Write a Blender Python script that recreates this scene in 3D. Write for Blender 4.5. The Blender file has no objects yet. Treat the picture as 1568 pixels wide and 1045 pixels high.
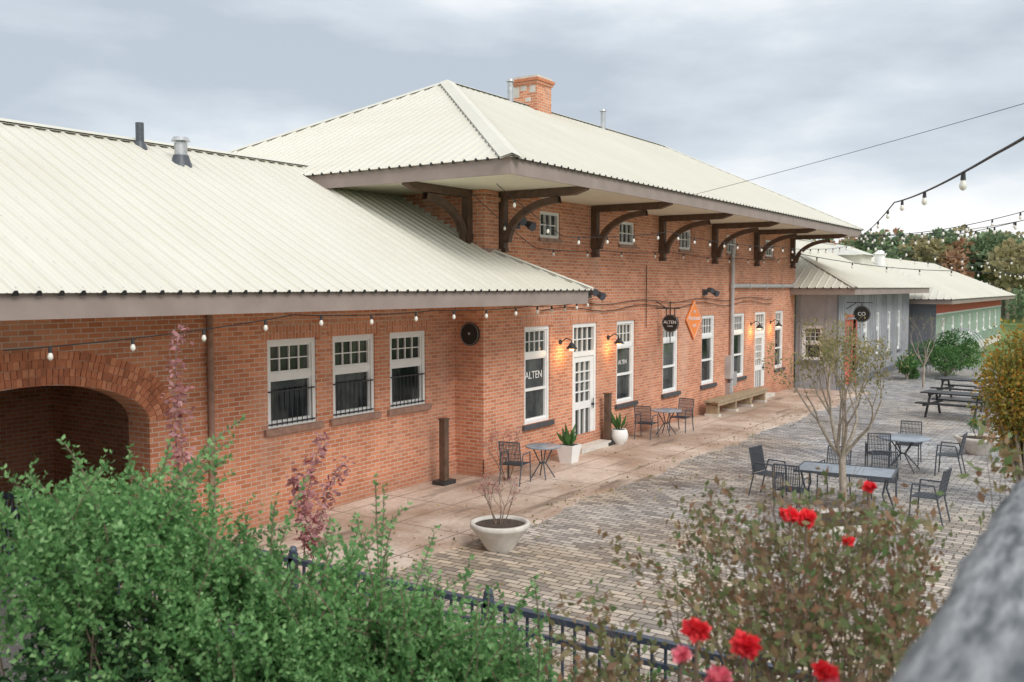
import bpy, math, random, bisect
import numpy as np
from mathutils import Vector, Matrix
random.seed(4); rng=np.random.default_rng(7)
scene=bpy.context.scene
COL=scene.collection

# ---------------------------------------------------------------- materials
def base_mat(name):
    m=bpy.data.materials.new(name); m.use_nodes=True
    nt=m.node_tree; b=nt.nodes['Principled BSDF']
    return m,nt,b
def N(nt,t,**k):
    n=nt.nodes.new(t)
    for a,v in k.items(): setattr(n,a,v)
    return n
def mixcol(nt,fac,a,b,mode='MIX'):
    n=N(nt,'ShaderNodeMix',data_type='RGBA',blend_type=mode)
    for i,x in ((0,fac),(6,a),(7,b)):
        if hasattr(x,'links'): nt.links.new(x,n.inputs[i])
        elif i==0: n.inputs[0].default_value=x
        else: n.inputs[i].default_value=(*x[:3],1)
    return n.outputs[2]
def noise(nt,scale,vec=None,detail=4,rough=.6,lo=.3,hi=.7):
    n=N(nt,'ShaderNodeTexNoise'); n.inputs['Scale'].default_value=scale
    n.inputs['Detail'].default_value=detail; n.inputs['Roughness'].default_value=rough
    if vec is not None: nt.links.new(vec,n.inputs['Vector'])
    r=N(nt,'ShaderNodeMapRange'); r.inputs[1].default_value=lo; r.inputs[2].default_value=hi
    nt.links.new(n.outputs['Fac'],r.inputs[0]); return r.outputs[0]
def objvec(nt,scale=(1,1,1)):
    t=N(nt,'ShaderNodeTexCoord'); mp=N(nt,'ShaderNodeMapping'); mp.inputs['Scale'].default_value=scale
    nt.links.new(t.outputs['Object'],mp.inputs[0]); return mp.outputs[0]
def bump(nt,b,h,strength=.3,dist=.01):
    n=N(nt,'ShaderNodeBump'); n.inputs['Strength'].default_value=strength; n.inputs['Distance'].default_value=dist
    nt.links.new(h,n.inputs['Height']); nt.links.new(n.outputs[0],b.inputs['Normal'])
def simple(name,c,rough=.6,var=.2,scale=4,bscale=0,bstr=.3,metal=0,vscale=(1,1,1),spec=.5,c2=None,lo=.3,hi=.7):
    m,nt,b=base_mat(name); v=objvec(nt,vscale)
    f=noise(nt,scale,v,lo=lo,hi=hi)
    lo_=[x*(1-var) for x in c]; hi_=[min(1,x*(1+var)) for x in c]
    if c2: lo_,hi_=c,c2
    nt.links.new(mixcol(nt,f,lo_,hi_),b.inputs['Base Color'])
    b.inputs['Roughness'].default_value=rough; b.inputs['Metallic'].default_value=metal
    b.inputs['Specular IOR Level'].default_value=spec
    if bscale: bump(nt,b,noise(nt,bscale,v,lo=.2,hi=.8),bstr)
    return m
def brickmat(name,mode='wall',c1=(.74,.31,.17),c2=(.53,.19,.095),mo=(.68,.54,.44),bw=.215,rh=.075,ms=.008,var=.24):
    m,nt,b=base_mat(name)
    t=N(nt,'ShaderNodeTexCoord'); s=N(nt,'ShaderNodeSeparateXYZ'); nt.links.new(t.outputs['Object'],s.inputs[0])
    a=N(nt,'ShaderNodeMath',operation='ADD'); nt.links.new(s.outputs[0],a.inputs[0]); nt.links.new(s.outputs[1],a.inputs[1])
    c=N(nt,'ShaderNodeCombineXYZ')
    if mode=='wall': nt.links.new(a.outputs[0],c.inputs[0]); nt.links.new(s.outputs[2],c.inputs[1])
    elif mode=='soldier': nt.links.new(a.outputs[0],c.inputs[1]); nt.links.new(s.outputs[2],c.inputs[0])
    else: nt.links.new(s.outputs[1],c.inputs[0]); nt.links.new(s.outputs[0],c.inputs[1])
    vec=c.outputs[0]
    if mode=='floor':
        nz=N(nt,'ShaderNodeTexNoise'); nz.inputs['Scale'].default_value=.8; nt.links.new(objvec(nt),nz.inputs['Vector'])
        ad=N(nt,'ShaderNodeVectorMath',operation='MULTIPLY_ADD')
        nt.links.new(nz.outputs['Color'],ad.inputs[0]); ad.inputs[1].default_value=(.12,.12,0)
        nt.links.new(vec,ad.inputs[2]); vec=ad.outputs[0]
    bt=N(nt,'ShaderNodeTexBrick'); nt.links.new(vec,bt.inputs['Vector'])
    bt.inputs['Scale'].default_value=1; bt.inputs['Brick Width'].default_value=bw; bt.inputs['Row Height'].default_value=rh
    bt.inputs['Mortar Size'].default_value=ms; bt.inputs['Mortar Smooth'].default_value=.2
    bt.inputs['Color1'].default_value=(*c1,1); bt.inputs['Color2'].default_value=(*c2,1); bt.inputs['Mortar'].default_value=(*mo,1)
    ov=objvec(nt)
    f=noise(nt,.7,ov,detail=6)
    dark=mixcol(nt,f,[1-var]*3,[1.1]*3)
    col=mixcol(nt,1.0,bt.outputs['Color'],dark,'MULTIPLY')
    if mode=='wall':
        st=noise(nt,1.0,objvec(nt,(.9,.9,.18)),detail=6,lo=.55,hi=.85)
        col=mixcol(nt,st,col,mixcol(nt,.45,col,(.66,.52,.42)))
        gz=noise(nt,.35,objvec(nt,(1,1,.4)),detail=7,lo=.5,hi=.75)
        col=mixcol(nt,gz,col,mixcol(nt,1.0,col,(.80,.75,.73),'MULTIPLY'))
        mr=N(nt,'ShaderNodeMapRange'); mr.inputs[1].default_value=0; mr.inputs[2].default_value=.55; mr.inputs[3].default_value=.5; mr.inputs[4].default_value=0
        nt.links.new(s.outputs[2],mr.inputs[0])
        col=mixcol(nt,mr.outputs[0],col,(.22,.12,.08))
    if mode=='floor':
        st=noise(nt,.3,ov,detail=6,lo=.42,hi=.60)
        gr=N(nt,'ShaderNodeMapRange'); gr.inputs[1].default_value=22; gr.inputs[2].default_value=10
        nt.links.new(s.outputs[0],gr.inputs[0])
        mm=N(nt,'ShaderNodeMath',operation='MULTIPLY'); nt.links.new(st,mm.inputs[0]); mm.inputs[1].default_value=.45
        m2=N(nt,'ShaderNodeMath',operation='MULTIPLY_ADD'); nt.links.new(gr.outputs[0],m2.inputs[0]); m2.inputs[1].default_value=.55; nt.links.new(mm.outputs[0],m2.inputs[2])
        m2.use_clamp=True
        col=mixcol(nt,m2.outputs[0],col,mixcol(nt,1.0,col,(1.08,.85,.60),'MULTIPLY'))
        dp=noise(nt,.45,objvec(nt,(1,.5,1)),detail=7,lo=.55,hi=.68)
        col=mixcol(nt,dp,col,mixcol(nt,1.0,col,(.58,.58,.60),'MULTIPLY'))
        fl=noise(nt,9,ov,detail=2,lo=.67,hi=.72)
        col=mixcol(nt,fl,col,(.48,.42,.33))
    nt.links.new(col,b.inputs['Base Color']); b.inputs['Roughness'].default_value=.85 if mode!='floor' else .55
    b.inputs['Specular IOR Level'].default_value=.25 if mode!='floor' else .4
    inv=N(nt,'ShaderNodeMath',operation='SUBTRACT'); inv.inputs[0].default_value=1; nt.links.new(bt.outputs['Fac'],inv.inputs[1])
    ns=noise(nt,30,ov); aa=N(nt,'ShaderNodeMath',operation='MULTIPLY_ADD'); nt.links.new(ns,aa.inputs[0]); aa.inputs[1].default_value=.3; nt.links.new(inv.outputs[0],aa.inputs[2])
    bump(nt,b,aa.outputs[0],.6,.01)
    return m
def leafmat(name,cols,trans=.35,rough=.5,nlo=.7,spec=.3):
    m,nt,b=base_mat(name); g=N(nt,'ShaderNodeNewGeometry'); r=N(nt,'ShaderNodeValToRGB')
    nt.links.new(g.outputs['Random Per Island'],r.inputs[0])
    els=r.color_ramp.elements
    while len(els)<len(cols): els.new(.5)
    for i,c in enumerate(cols): els[i].position=i/(len(cols)-1); els[i].color=(*c,1)
    f=noise(nt,1.6,objvec(nt)); col=mixcol(nt,1.0,r.outputs[0],mixcol(nt,f,[nlo]*3,[1.25]*3),'MULTIPLY')
    nt.links.new(col,b.inputs['Base Color']); b.inputs['Roughness'].default_value=rough
    b.inputs['Specular IOR Level'].default_value=spec
    t=N(nt,'ShaderNodeBsdfTranslucent'); nt.links.new(col,t.inputs[0])
    mx=N(nt,'ShaderNodeMixShader'); mx.inputs[0].default_value=trans
    nt.links.new(b.outputs[0],mx.inputs[1]); nt.links.new(t.outputs[0],mx.inputs[2])
    nt.links.new(mx.outputs[0],nt.nodes['Material Output'].inputs[0]); return m
def emit(name,c,s):
    m,nt,b=base_mat(name); b.inputs['Base Color'].default_value=(*c,1); b.inputs['Emission Color'].default_value=(*c,1); b.inputs['Emission Strength'].default_value=s
    b.inputs['Roughness'].default_value=.15
    try: m.cycles.emission_sampling='NONE'
    except Exception: pass
    return m

M={}
M['brick']=brickmat('red_brick')
M['soldier']=brickmat('soldier_brick','soldier',bw=.24)
M['vs1']=simple('arch_brick_light',(.68,.29,.16),.85,.2,6); M['vs2']=simple('arch_brick_mid',(.56,.21,.11),.85,.2,6); M['vs3']=simple('arch_brick_dark',(.44,.16,.085),.85,.2,6)
M['paver']=brickmat('stone_pavers','floor',c1=(.60,.60,.60),c2=(.25,.255,.27),mo=(.10,.09,.08),bw=.26,rh=.125,ms=.010,var=.22)
def roofmat():
    m,nt,b=base_mat('cream_metal_roof'); v=objvec(nt,(2.2,.3,.3))
    f=noise(nt,1.5,v,detail=6); g=noise(nt,.3,objvec(nt),detail=6)
    c=mixcol(nt,f,(.67,.645,.56),(.71,.69,.61)); c=mixcol(nt,g,mixcol(nt,1.0,c,(.93,.925,.91),'MULTIPLY'),c)
    nt.links.new(c,b.inputs['Base Color']); b.inputs['Roughness'].default_value=.5; b.inputs['Specular IOR Level'].default_value=.3
    return m
M['roof']=roofmat()
M['ribend']=simple('rib_end_dark',(.03,.03,.03))  # dark face painted in for the shaded hollow of each rib
M['fascia']=simple('taupe_fascia',(.31,.245,.215),.6,.12,2)
M['soffit']=simple('cream_soffit',(.78,.74,.58),.7,.06,1)
M['timber']=simple('dark_brown_timber',(.11,.065,.042),.6,.3,6,30)
M['white']=simple('white_paint',(.82,.82,.80),.5,.04,5)
M['sill']=simple('sandstone_sill',(.32,.19,.14),.8,.25,8,30)
M['sillb']=simple('dark_sill',(.07,.07,.075),.7,.2,8)
def glassmat():
    m,nt,b=base_mat('window_glass'); v=objvec(nt,(1,1,.5)); f=noise(nt,1.3,v,lo=.42,hi=.68)
    nt.links.new(mixcol(nt,f,(.012,.016,.018),(.12,.13,.12)),b.inputs['Base Color']); b.inputs['Roughness'].default_value=.06  # lighter noise patches in the base colour imitate reflections
    b.inputs['Specular IOR Level'].default_value=.6; return m
M['glass']=glassmat()
M['iron']=simple('black_iron',(.03,.031,.034),.45,.2,10)
M['fence']=simple('painted_fence_iron',(.05,.065,.095),.4,.3,10)
M['zinc']=simple('galvanised_metal',(.52,.53,.54),.4,.2,8,metal=.6)
M['pipe']=simple('grey_pipe',(.46,.45,.44),.6,.15,3)
M['conc']=simple('planter_concrete',(.62,.58,.52),.8,.15,6,40)
def walkmat():
    m,nt,b=base_mat('worn_concrete_walk'); v=objvec(nt)
    f=noise(nt,.55,v,detail=8,lo=.38,hi=.62); g=noise(nt,14,v)
    c=mixcol(nt,f,(.40,.28,.205),(.70,.58,.49)); c=mixcol(nt,1.0,c,mixcol(nt,g,[.82]*3,[1.1]*3),'MULTIPLY')
    bt=N(nt,'ShaderNodeTexBrick'); nt.links.new(v,bt.inputs['Vector']); bt.offset=0
    bt.inputs['Scale'].default_value=1; bt.inputs['Brick Width'].default_value=1.5; bt.inputs['Row Height'].default_value=1.28; bt.inputs['Mortar Size'].default_value=.012
    c=mixcol(nt,bt.outputs['Fac'],c,(.18,.13,.10))
    c=mixcol(nt,noise(nt,1.1,objvec(nt,(.3,1.5,1)),detail=7,lo=.56,hi=.66),c,(.24,.18,.14))
    nt.links.new(c,b.inputs['Base Color']); b.inputs['Roughness'].default_value=.65; bump(nt,b,g,.3); return m
M['walk']=walkmat()
M['gravel']=simple('dark_gravel',(.05,.05,.052),.9,.5,60,80,.8,c2=(.24,.23,.22))
M['grass']=simple('grass',(.10,.18,.05),.9,.4,2,50,.8,c2=(.20,.27,.09))
M['soil']=simple('mulch_soil',(.03,.022,.016),.95,.4,20,50,.8,c2=(.11,.08,.06))
M['grey']=simple('grey_board_siding',(.30,.305,.325),.7,.1,1.5,c2=(.42,.425,.44))
M['blued']=simple('blue_grey_trim',(.17,.18,.205),.6,.1,2)
M['green']=simple('sage_green_siding',(.30,.39,.31),.7,.12,1)
M['redp']=simple('faded_red_paint',(.60,.12,.08),.7,.15,2)
M['orange']=simple('orange_sign_paint',(.90,.26,.05),.5,.06,4)
M['signblk']=simple('black_sign_paint',(.018,.02,.02),.4,.2,4)
M['mesh']=simple('dark_chair_metal',(.075,.085,.10),.45,.2,20)
M['table']=simple('blue_grey_tabletop',(.27,.31,.36),.25,.2,6)
M['bark']=simple('grey_bark',(.36,.31,.25),.9,.3,12,40,.6)
M['twig']=simple('brown_twig',(.22,.155,.115),.9,.3,12)
M['wood']=simple('weathered_wood',(.08,.09,.10),.9,.3,14,14,.9,vscale=(.45,2.2,2.2),c2=(.33,.34,.35),lo=.36,hi=.64)
M['benchw']=simple('bench_wood',(.36,.28,.18),.7,.2,6)
M['bulb']=emit('bulb_glass',(.80,.77,.68),.04)
M['lampglow']=emit('lit_lamp',(1.0,.60,.22),5)
M['wire']=simple('black_wire',(.02,.02,.02),.6)
M['lf_privet']=leafmat('privet_leaf',[(.08,.20,.065),(.14,.30,.105),(.21,.41,.15),(.34,.54,.24)],.45,.6,nlo=.8,spec=.22)
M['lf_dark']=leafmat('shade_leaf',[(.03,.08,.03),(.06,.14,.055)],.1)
M['lf_rose']=leafmat('rose_leaf',[(.12,.20,.07),(.26,.15,.10),(.18,.27,.10),(.34,.17,.11),(.30,.24,.13),(.15,.22,.09)],.4)
M['lf_ochre']=leafmat('ochre_leaf',[(.34,.27,.11),(.24,.26,.10),(.42,.33,.15),(.17,.19,.08)],.4)
M['lf_red']=leafmat('red_leaf',[(.42,.17,.17),(.64,.36,.36),(.34,.11,.10)],.4)
M['lf_autumn']=leafmat('autumn_leaf',[(.14,.21,.05),(.36,.30,.06),(.62,.28,.05),(.20,.26,.07),(.55,.38,.08)],.4)
M['lf_green']=leafmat('green_leaf',[(.055,.14,.04),(.09,.20,.06),(.13,.25,.08)])
M['lf_w1']=leafmat('woodland_leaf_green',[(.17,.25,.14),(.22,.31,.17),(.27,.34,.19)],.3,.9,spec=.1)  # woodland leaf colours are lightened to paint in distance haze
M['lf_w2']=leafmat('woodland_leaf_gold',[(.34,.31,.16),(.44,.37,.20),(.30,.30,.17)],.3,.9,spec=.1)
M['lf_w3']=leafmat('woodland_leaf_rust',[(.44,.25,.15),(.52,.31,.19),(.36,.24,.16)],.3,.9,spec=.1)
M['petal']=leafmat('rose_petal',[(.85,.02,.04),(.95,.08,.09),(.75,.015,.03)],.3)
M['petalp']=leafmat('pink_petal',[(.90,.16,.25),(.92,.34,.38)],.3)

# ---------------------------------------------------------------- mesh builder
class MB:
    def __init__(s): s.v=[];s.f=[];s.mi=[];s.sm=[];s.mats=[];s.T=lambda p:p
    def mat(s,k):
        m=M[k]
        if m not in s.mats: s.mats.append(m)
        return s.mats.index(m)
    def add(s,vs,fs,k,smooth=False):
        o=len(s.v); i=s.mat(k)
        s.v+= [tuple(s.T(tuple(p))) for p in vs]
        for f in fs: s.f.append([o+a for a in f]); s.mi.append(i); s.sm.append(smooth)
    def quad(s,pts,k): s.add(pts,[list(range(len(pts)))],k)
    def box(s,x0,x1,y0,y1,z0,z1,k):
        v=[(x0,y0,z0),(x1,y0,z0),(x1,y1,z0),(x0,y1,z0),(x0,y0,z1),(x1,y0,z1),(x1,y1,z1),(x0,y1,z1)]
        s.add(v,[(0,3,2,1),(4,5,6,7),(0,1,5,4),(1,2,6,5),(2,3,7,6),(3,0,4,7)],k)
    def cyl(s,p0,p1,r0,r1,k,n=8,caps=True):
        p0=Vector(p0);p1=Vector(p1);d=(p1-p0)
        if d.length<1e-6: return
        d.normalize(); a=d.orthogonal().normalized(); b=d.cross(a)
        vs=[]
        for p,r in ((p0,r0),(p1,r1)):
            for i in range(n):
                t=2*math.pi*i/n; vs.append(p+a*math.cos(t)*r+b*math.sin(t)*r)
        fs=[(i,(i+1)%n,n+(i+1)%n,n+i) for i in range(n)]
        s.add(vs,fs,k,True)
        if caps: s.add(vs,[tuple(range(n))[::-1],tuple(range(n,2*n))],k)
    def path(s,pts,r,k,n=6):
        for i in range(len(pts)-1): s.cyl(pts[i],pts[i+1],r,r,k,n,False)
    def lathe(s,c,prof,k,n=24):
        vs=[];m=len(prof)
        for r,z in prof:
            for i in range(n):
                t=2*math.pi*i/n; vs.append((c[0]+r*math.cos(t),c[1]+r*math.sin(t),c[2]+z))
        fs=[(j*n+i,j*n+(i+1)%n,(j+1)*n+(i+1)%n,(j+1)*n+i) for j in range(m-1) for i in range(n)]
        s.add(vs,fs,k,True)
    def build(s,name,parent=None):
        me=bpy.data.meshes.new(name); me.from_pydata(s.v,[],s.f)
        for m in s.mats: me.materials.append(m)
        me.polygons.foreach_set('material_index',s.mi); me.polygons.foreach_set('use_smooth',s.sm)
        me.update(); o=bpy.data.objects.new(name,me); COL.objects.link(o)
        if parent: o.parent=parent
        return o
def empty(name):
    o=bpy.data.objects.new(name,None); COL.objects.link(o); return o
def text(body,loc,rot,size,k,parent,align='CENTER'):
    c=bpy.data.curves.new('lettering','FONT'); c.body=body; c.size=size; c.align_x=align; c.align_y='CENTER'; c.extrude=.003
    c.materials.append(M[k]); o=bpy.data.objects.new('lettering',c); COL.objects.link(o)
    o.location=loc; o.rotation_euler=[math.radians(a) for a in rot]; o.parent=parent; return o
def leaves(name,P,D,L,k,w=.28,parent=None):
    P=np.asarray(P,float);D=np.asarray(D,float);n=len(P);L=np.broadcast_to(L,(n,)).reshape(n,1)
    D=D/(np.linalg.norm(D,axis=1,keepdims=True)+1e-9)
    R=rng.normal(size=(n,3)); S=np.cross(D,R); S/=np.linalg.norm(S,axis=1,keepdims=True)+1e-9
    U=np.cross(S,D)
    V=np.stack([P,P+D*L*.45+S*L*w+U*L*.06,P+D*L,P+D*L*.45-S*L*w+U*L*.06],1).reshape(-1,3)
    me=bpy.data.meshes.new(name); me.vertices.add(4*n); me.vertices.foreach_set('co',V.ravel())
    me.loops.add(4*n); me.loops.foreach_set('vertex_index',np.arange(4*n)); me.polygons.add(n)
    me.polygons.foreach_set('loop_start',np.arange(0,4*n,4)); me.polygons.foreach_set('loop_total',np.full(n,4))
    me.materials.append(M[k]); me.update(calc_edges=True); me.validate()
    o=bpy.data.objects.new(name,me); COL.objects.link(o)
    if parent: o.parent=parent
    return o

# ---------------------------------------------------------------- building helpers
def wall_open(mb,a0,a1,c0,c1,ops,k='brick',dep=.14):
    A=sorted({a0,a1,*[o[0] for o in ops],*[o[1] for o in ops]}); C=sorted({c0,c1,*[o[2] for o in ops],*[o[3] for o in ops]})
    for i in range(len(A)-1):
        for j in range(len(C)-1):
            am=(A[i]+A[i+1])/2; cm=(C[j]+C[j+1])/2
            if any(o[0]<am<o[1] and o[2]<cm<o[3] for o in ops): continue
            mb.quad([(A[i],0,C[j]),(A[i+1],0,C[j]),(A[i+1],0,C[j+1]),(A[i],0,C[j+1])],k)
    for o in ops:
        x0,x1,z0,z1=o[:4]
        mb.quad([(x0,0,z0),(x0,-dep,z0),(x0,-dep,z1),(x0,0,z1)],k); mb.quad([(x1,0,z0),(x1,-dep,z0),(x1,-dep,z1),(x1,0,z1)],k)
        mb.quad([(x0,0,z1),(x1,0,z1),(x1,-dep,z1),(x0,-dep,z1)],k); mb.quad([(x0,0,z0),(x1,0,z0),(x1,-dep,z0),(x0,-dep,z0)],k)
def bx(mb,x0,x1,b0,b1,z0,z1,k): mb.box(x0,x1,b0,b1,z0,z1,k)
def window(mb,x0,x1,z0,z1,split=.33,mid=False,bars=False,sill='sillb',cols=4,rows=2,lintel=True):
    f=.085; g=.002
    mb.quad([(x0,-.115,z0),(x1,-.115,z0),(x1,-.115,z1),(x0,-.115,z1)],'glass')
    bx(mb,x0+g,x0+f,-.112,-.03,z0+g,z1-g,'white'); bx(mb,x1-f,x1-g,-.112,-.03,z0+g,z1-g,'white')
    bx(mb,x0+f,x1-f,-.112,-.033,z1-f,z1-g,'white'); bx(mb,x0+f,x1-f,-.112,-.033,z0+g,z0+f*.9,'white')
    zs=z1-(z1-z0)*split
    bx(mb,x0+f,x1-f,-.112,-.045,zs-.05,zs+.05,'white')
    s=.035
    for (a,b) in ((zs+.05,z1-f),(z0+f*.9,zs-.05)):
        bx(mb,x0+f,x0+f+s,-.11,-.06,a,b,'white'); bx(mb,x1-f-s,x1-f,-.11,-.06,a,b,'white')
        bx(mb,x0+f+s,x1-f-s,-.11,-.062,b-s,b,'white'); bx(mb,x0+f+s,x1-f-s,-.11,-.062,a,a+s,'white')
    a,b=zs+.05+s,z1-f-s
    for i in range(1,cols):
        x=x0+f+s+(x1-x0-2*f-2*s)*i/cols; bx(mb,x-.009,x+.009,-.11,-.075,a,b,'white')
    for j in range(1,rows):
        z=a+(b-a)*j/rows; bx(mb,x0+f+s,x1-f-s,-.11,-.078,z-.009,z+.009,'white')
    if mid:
        z=(z0+zs)/2; bx(mb,x0+f,x1-f,-.108,-.05,z-.03,z+.03,'white')
    if bars:
        zb=zs-.22
        for i in range(9):
            x=x0+.1+(x1-x0-.2)*i/8; mb.cyl((x,-.02,z0+.03),(x,-.02,zb),.008,.008,'iron',5)
        for z in (z0+.06,zb-.03): bx(mb,x0+.03,x1-.03,-.03,-.012,z-.012,z+.012,'iron')
    if sill: bx(mb,x0-.1,x1+.1,-.10,.07,z0-.11,z0-.003,sill)
    if lintel: bx(mb,x0-.12,x1+.12,-.02,.008,z1+.003,z1+.24,'soldier')
def roof_plane(mb,O,E,S,poly,sp=.25,k='roof',ribs=True):
    O=Vector(O);E=Vector(E).normalized();S=Vector(S).normalized();Nn=E.cross(S)
    if Nn.z<0: Nn=-Nn
    P=lambda e,s,h=0:O+E*e+S*s+Nn*h
    mb.quad([P(e,s) for e,s in poly],k)
    if not ribs: return
    es=[p[0] for p in poly]; e=math.ceil(min(es)/sp)*sp+.01
    while e<max(es)-.02:
        xs=[]
        for i in range(len(poly)):
            (a,b),(c,d)=poly[i],poly[(i+1)%len(poly)]
            if (a-e)*(c-e)<0: xs.append(b+(d-b)*(e-a)/(c-a))
        if len(xs)>=2:
            lo,hi=min(xs),max(xs)
            if hi-lo>.1:
                w,t,h=.034,.016,.032
                v=[P(e-w,lo,.0),P(e-t,lo,h),P(e+t,lo,h),P(e+w,lo,0),P(e-w,hi,0),P(e-t,hi,h),P(e+t,hi,h),P(e+w,hi,0)]
                mb.add(v,[(0,1,5,4),(1,2,6,5),(2,3,7,6)],k)
                v2=[P(e-w-.006,lo-.004,-.03),P(e-w,lo-.004,0.004),P(e-t,lo-.004,h),P(e+t,lo-.004,h),P(e+w,lo-.004,.004),P(e+w+.006,lo-.004,-.03)]
                mb.add(v2,[(0,1,2,3,4,5)],'ribend')
                for q in (.083,.166):
                    if e+q<max(es):
                        v=[P(e+q-.012,lo,.001),P(e+q,lo,.008),P(e+q+.012,lo,.001),P(e+q-.012,hi,.001),P(e+q,hi,.008),P(e+q+.012,hi,.001)]
                        if hi-lo>1.0: mb.add(v,[(0,1,4,3),(1,2,5,4)],k)
                sN=lo+.12
                while sN<hi-.1:
                    c=P(e+.06,sN,.009); mb.add([c+E*.011,c+S*.011,c-E*.011,c-S*.011],[(0,1,2,3)],'zinc'); sN+=.62
        e+=sp
def cap(mb,p0,p1,w,k='roof'):
    p0=Vector(p0);p1=Vector(p1);d=(p1-p0).normalized();s=d.cross(Vector((0,0,1))).normalized();up=s.cross(d)
    v=[]
    for p in (p0,p1): v+=[p-s*w-up*(w*.30)+Vector((0,0,.035)),p+up*.055,p+s*w-up*(w*.30)+Vector((0,0,.035))]
    mb.add(v,[(0,1,4,3),(1,2,5,4)],k)
    v=[q+Vector((0,0,-.03)) for q in v]; mb.add(v+[],[(0,1,4,3),(1,2,5,4)],k)

# ================================================================= GROUND
g=MB(); g.quad([(-900,-900,0),(900,-900,0),(900,900,0),(-900,900,0)],'grass'); g.build('ground')
g=MB(); g.quad([(6.62,-6,.004),(52,-6,.004),(52,12.5,.004),(6.62,12.5,.004)],'paver'); g.build('plaza_paving')
g=MB(); g.quad([(-12,-8,.006),(6.6,-8,.006),(6.6,19,.006),(-12,19,.006)],'gravel'); g.build('gravel_yard')
g=MB()
xs=np.arange(7.2,37.3,.35); ys=8.55+.10*np.sin(xs*1.3)+.06*rng.normal(size=len(xs))+ (xs-8)*-.006
for i in range(len(xs)-1):
    a,b=xs[i],xs[i+1]; ya,yb=ys[i],ys[i+1]
    g.quad([(a,ya,.05),(b,yb,.05),(b,12.1,.05),(a,12.1,.05)],'walk'); g.quad([(a,ya,0),(b,yb,0),(b,yb,.05),(a,ya,.05)],'walk')
g.build('concrete_walkway')
n=1100; P=np.column_stack([rng.uniform(8,34,n),np.where(rng.random(n)<.55,rng.normal(8.6,.35,n),rng.uniform(1,11,n)),np.full(n,.06)])
D=rng.normal(size=(n,3)); D[:,2]*=.15; leaves('fallen_leaves',P,D,rng.uniform(.03,.07,n),'lf_ochre',.35)
g=MB(); n=40
def mz(x,y):
    ss=lambda t:(lambda u:u*u*(3-2*u))(max(0,min(1,t)))
    return 1.6*ss((5.9-x)/2.6)*ss((6.6-y)/2.2)*ss((y+9)/2)+.012+.05*math.sin(x*3.1)*math.sin(y*2.7)*ss((5.6-x)/2)
vv=[(-8+14.2*i/n,-8+15*j/n,mz(-8+14.2*i/n,-8+15*j/n)) for i in range(n+1) for j in range(n+1)]
g.add(vv,[(i*(n+1)+j,(i+1)*(n+1)+j,(i+1)*(n+1)+j+1,i*(n+1)+j+1) for i in range(n) for j in range(n)],'soil',True); g.build('planted_embankment')
g=MB(); g.box(6.35,6.75,-6,11.9,.0,.16,'conc'); g.build('concrete_kerb')

# ================================================================= BRICK DEPOT
depot=empty('brick_depot_building')
FY=11.2; WY=11.93; CX=15.85; EX=37.1
mb=MB(); mb.T=lambda p:(p[0],FY-p[1],p[2])
wins=[(17.42,18.5),(21.85,22.9),(24.72,25.78),(27.6,28.66),(30.4,31.44),(34.75,35.72)]
doors=[(19.55,20.75),(32.5,33.62)]
ups=[18.5,22.4,26.25,30.1,33.95]
ops=[(a,b,.95,3.13) for a,b in wins]+[(a,b,.18,3.13) for a,b in doors]+[(c-.44,c+.44,5.12,5.72) for c in ups]
wall_open(mb,CX,EX,0,6.0,ops)
for a,b in wins: window(mb,a,b,.95,3.13,.30,mid=True)
for c in ups:
    a,b,z0,z1=c-.44,c+.44,5.12,5.72
    mb.quad([(a,-.115,z0),(b,-.115,z0),(b,-.115,z1),(a,-.115,z1)],'glass')
    for q in ((a+.002,a+.07,z0+.002,z1-.002),(b-.07,b-.002,z0+.002,z1-.002),(a+.07,b-.07,z1-.07,z1-.002),(a+.07,b-.07,z0+.002,z0+.07)): bx(mb,q[0],q[1],-.112,-.03,q[2],q[3],'white')
    for i in (1,2): x=a+.07+(b-a-.14)*i/3; bx(mb,x-.012,x+.012,-.11,-.06,z0+.07,z1-.07,'white')
    bx(mb,a+.07,b-.07,-.11,-.063,(z0+z1)/2-.012,(z0+z1)/2+.012,'white')
    bx(mb,a-.06,b+.06,-.1,.05,z0-.08,z0-.003,'sill')
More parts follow.
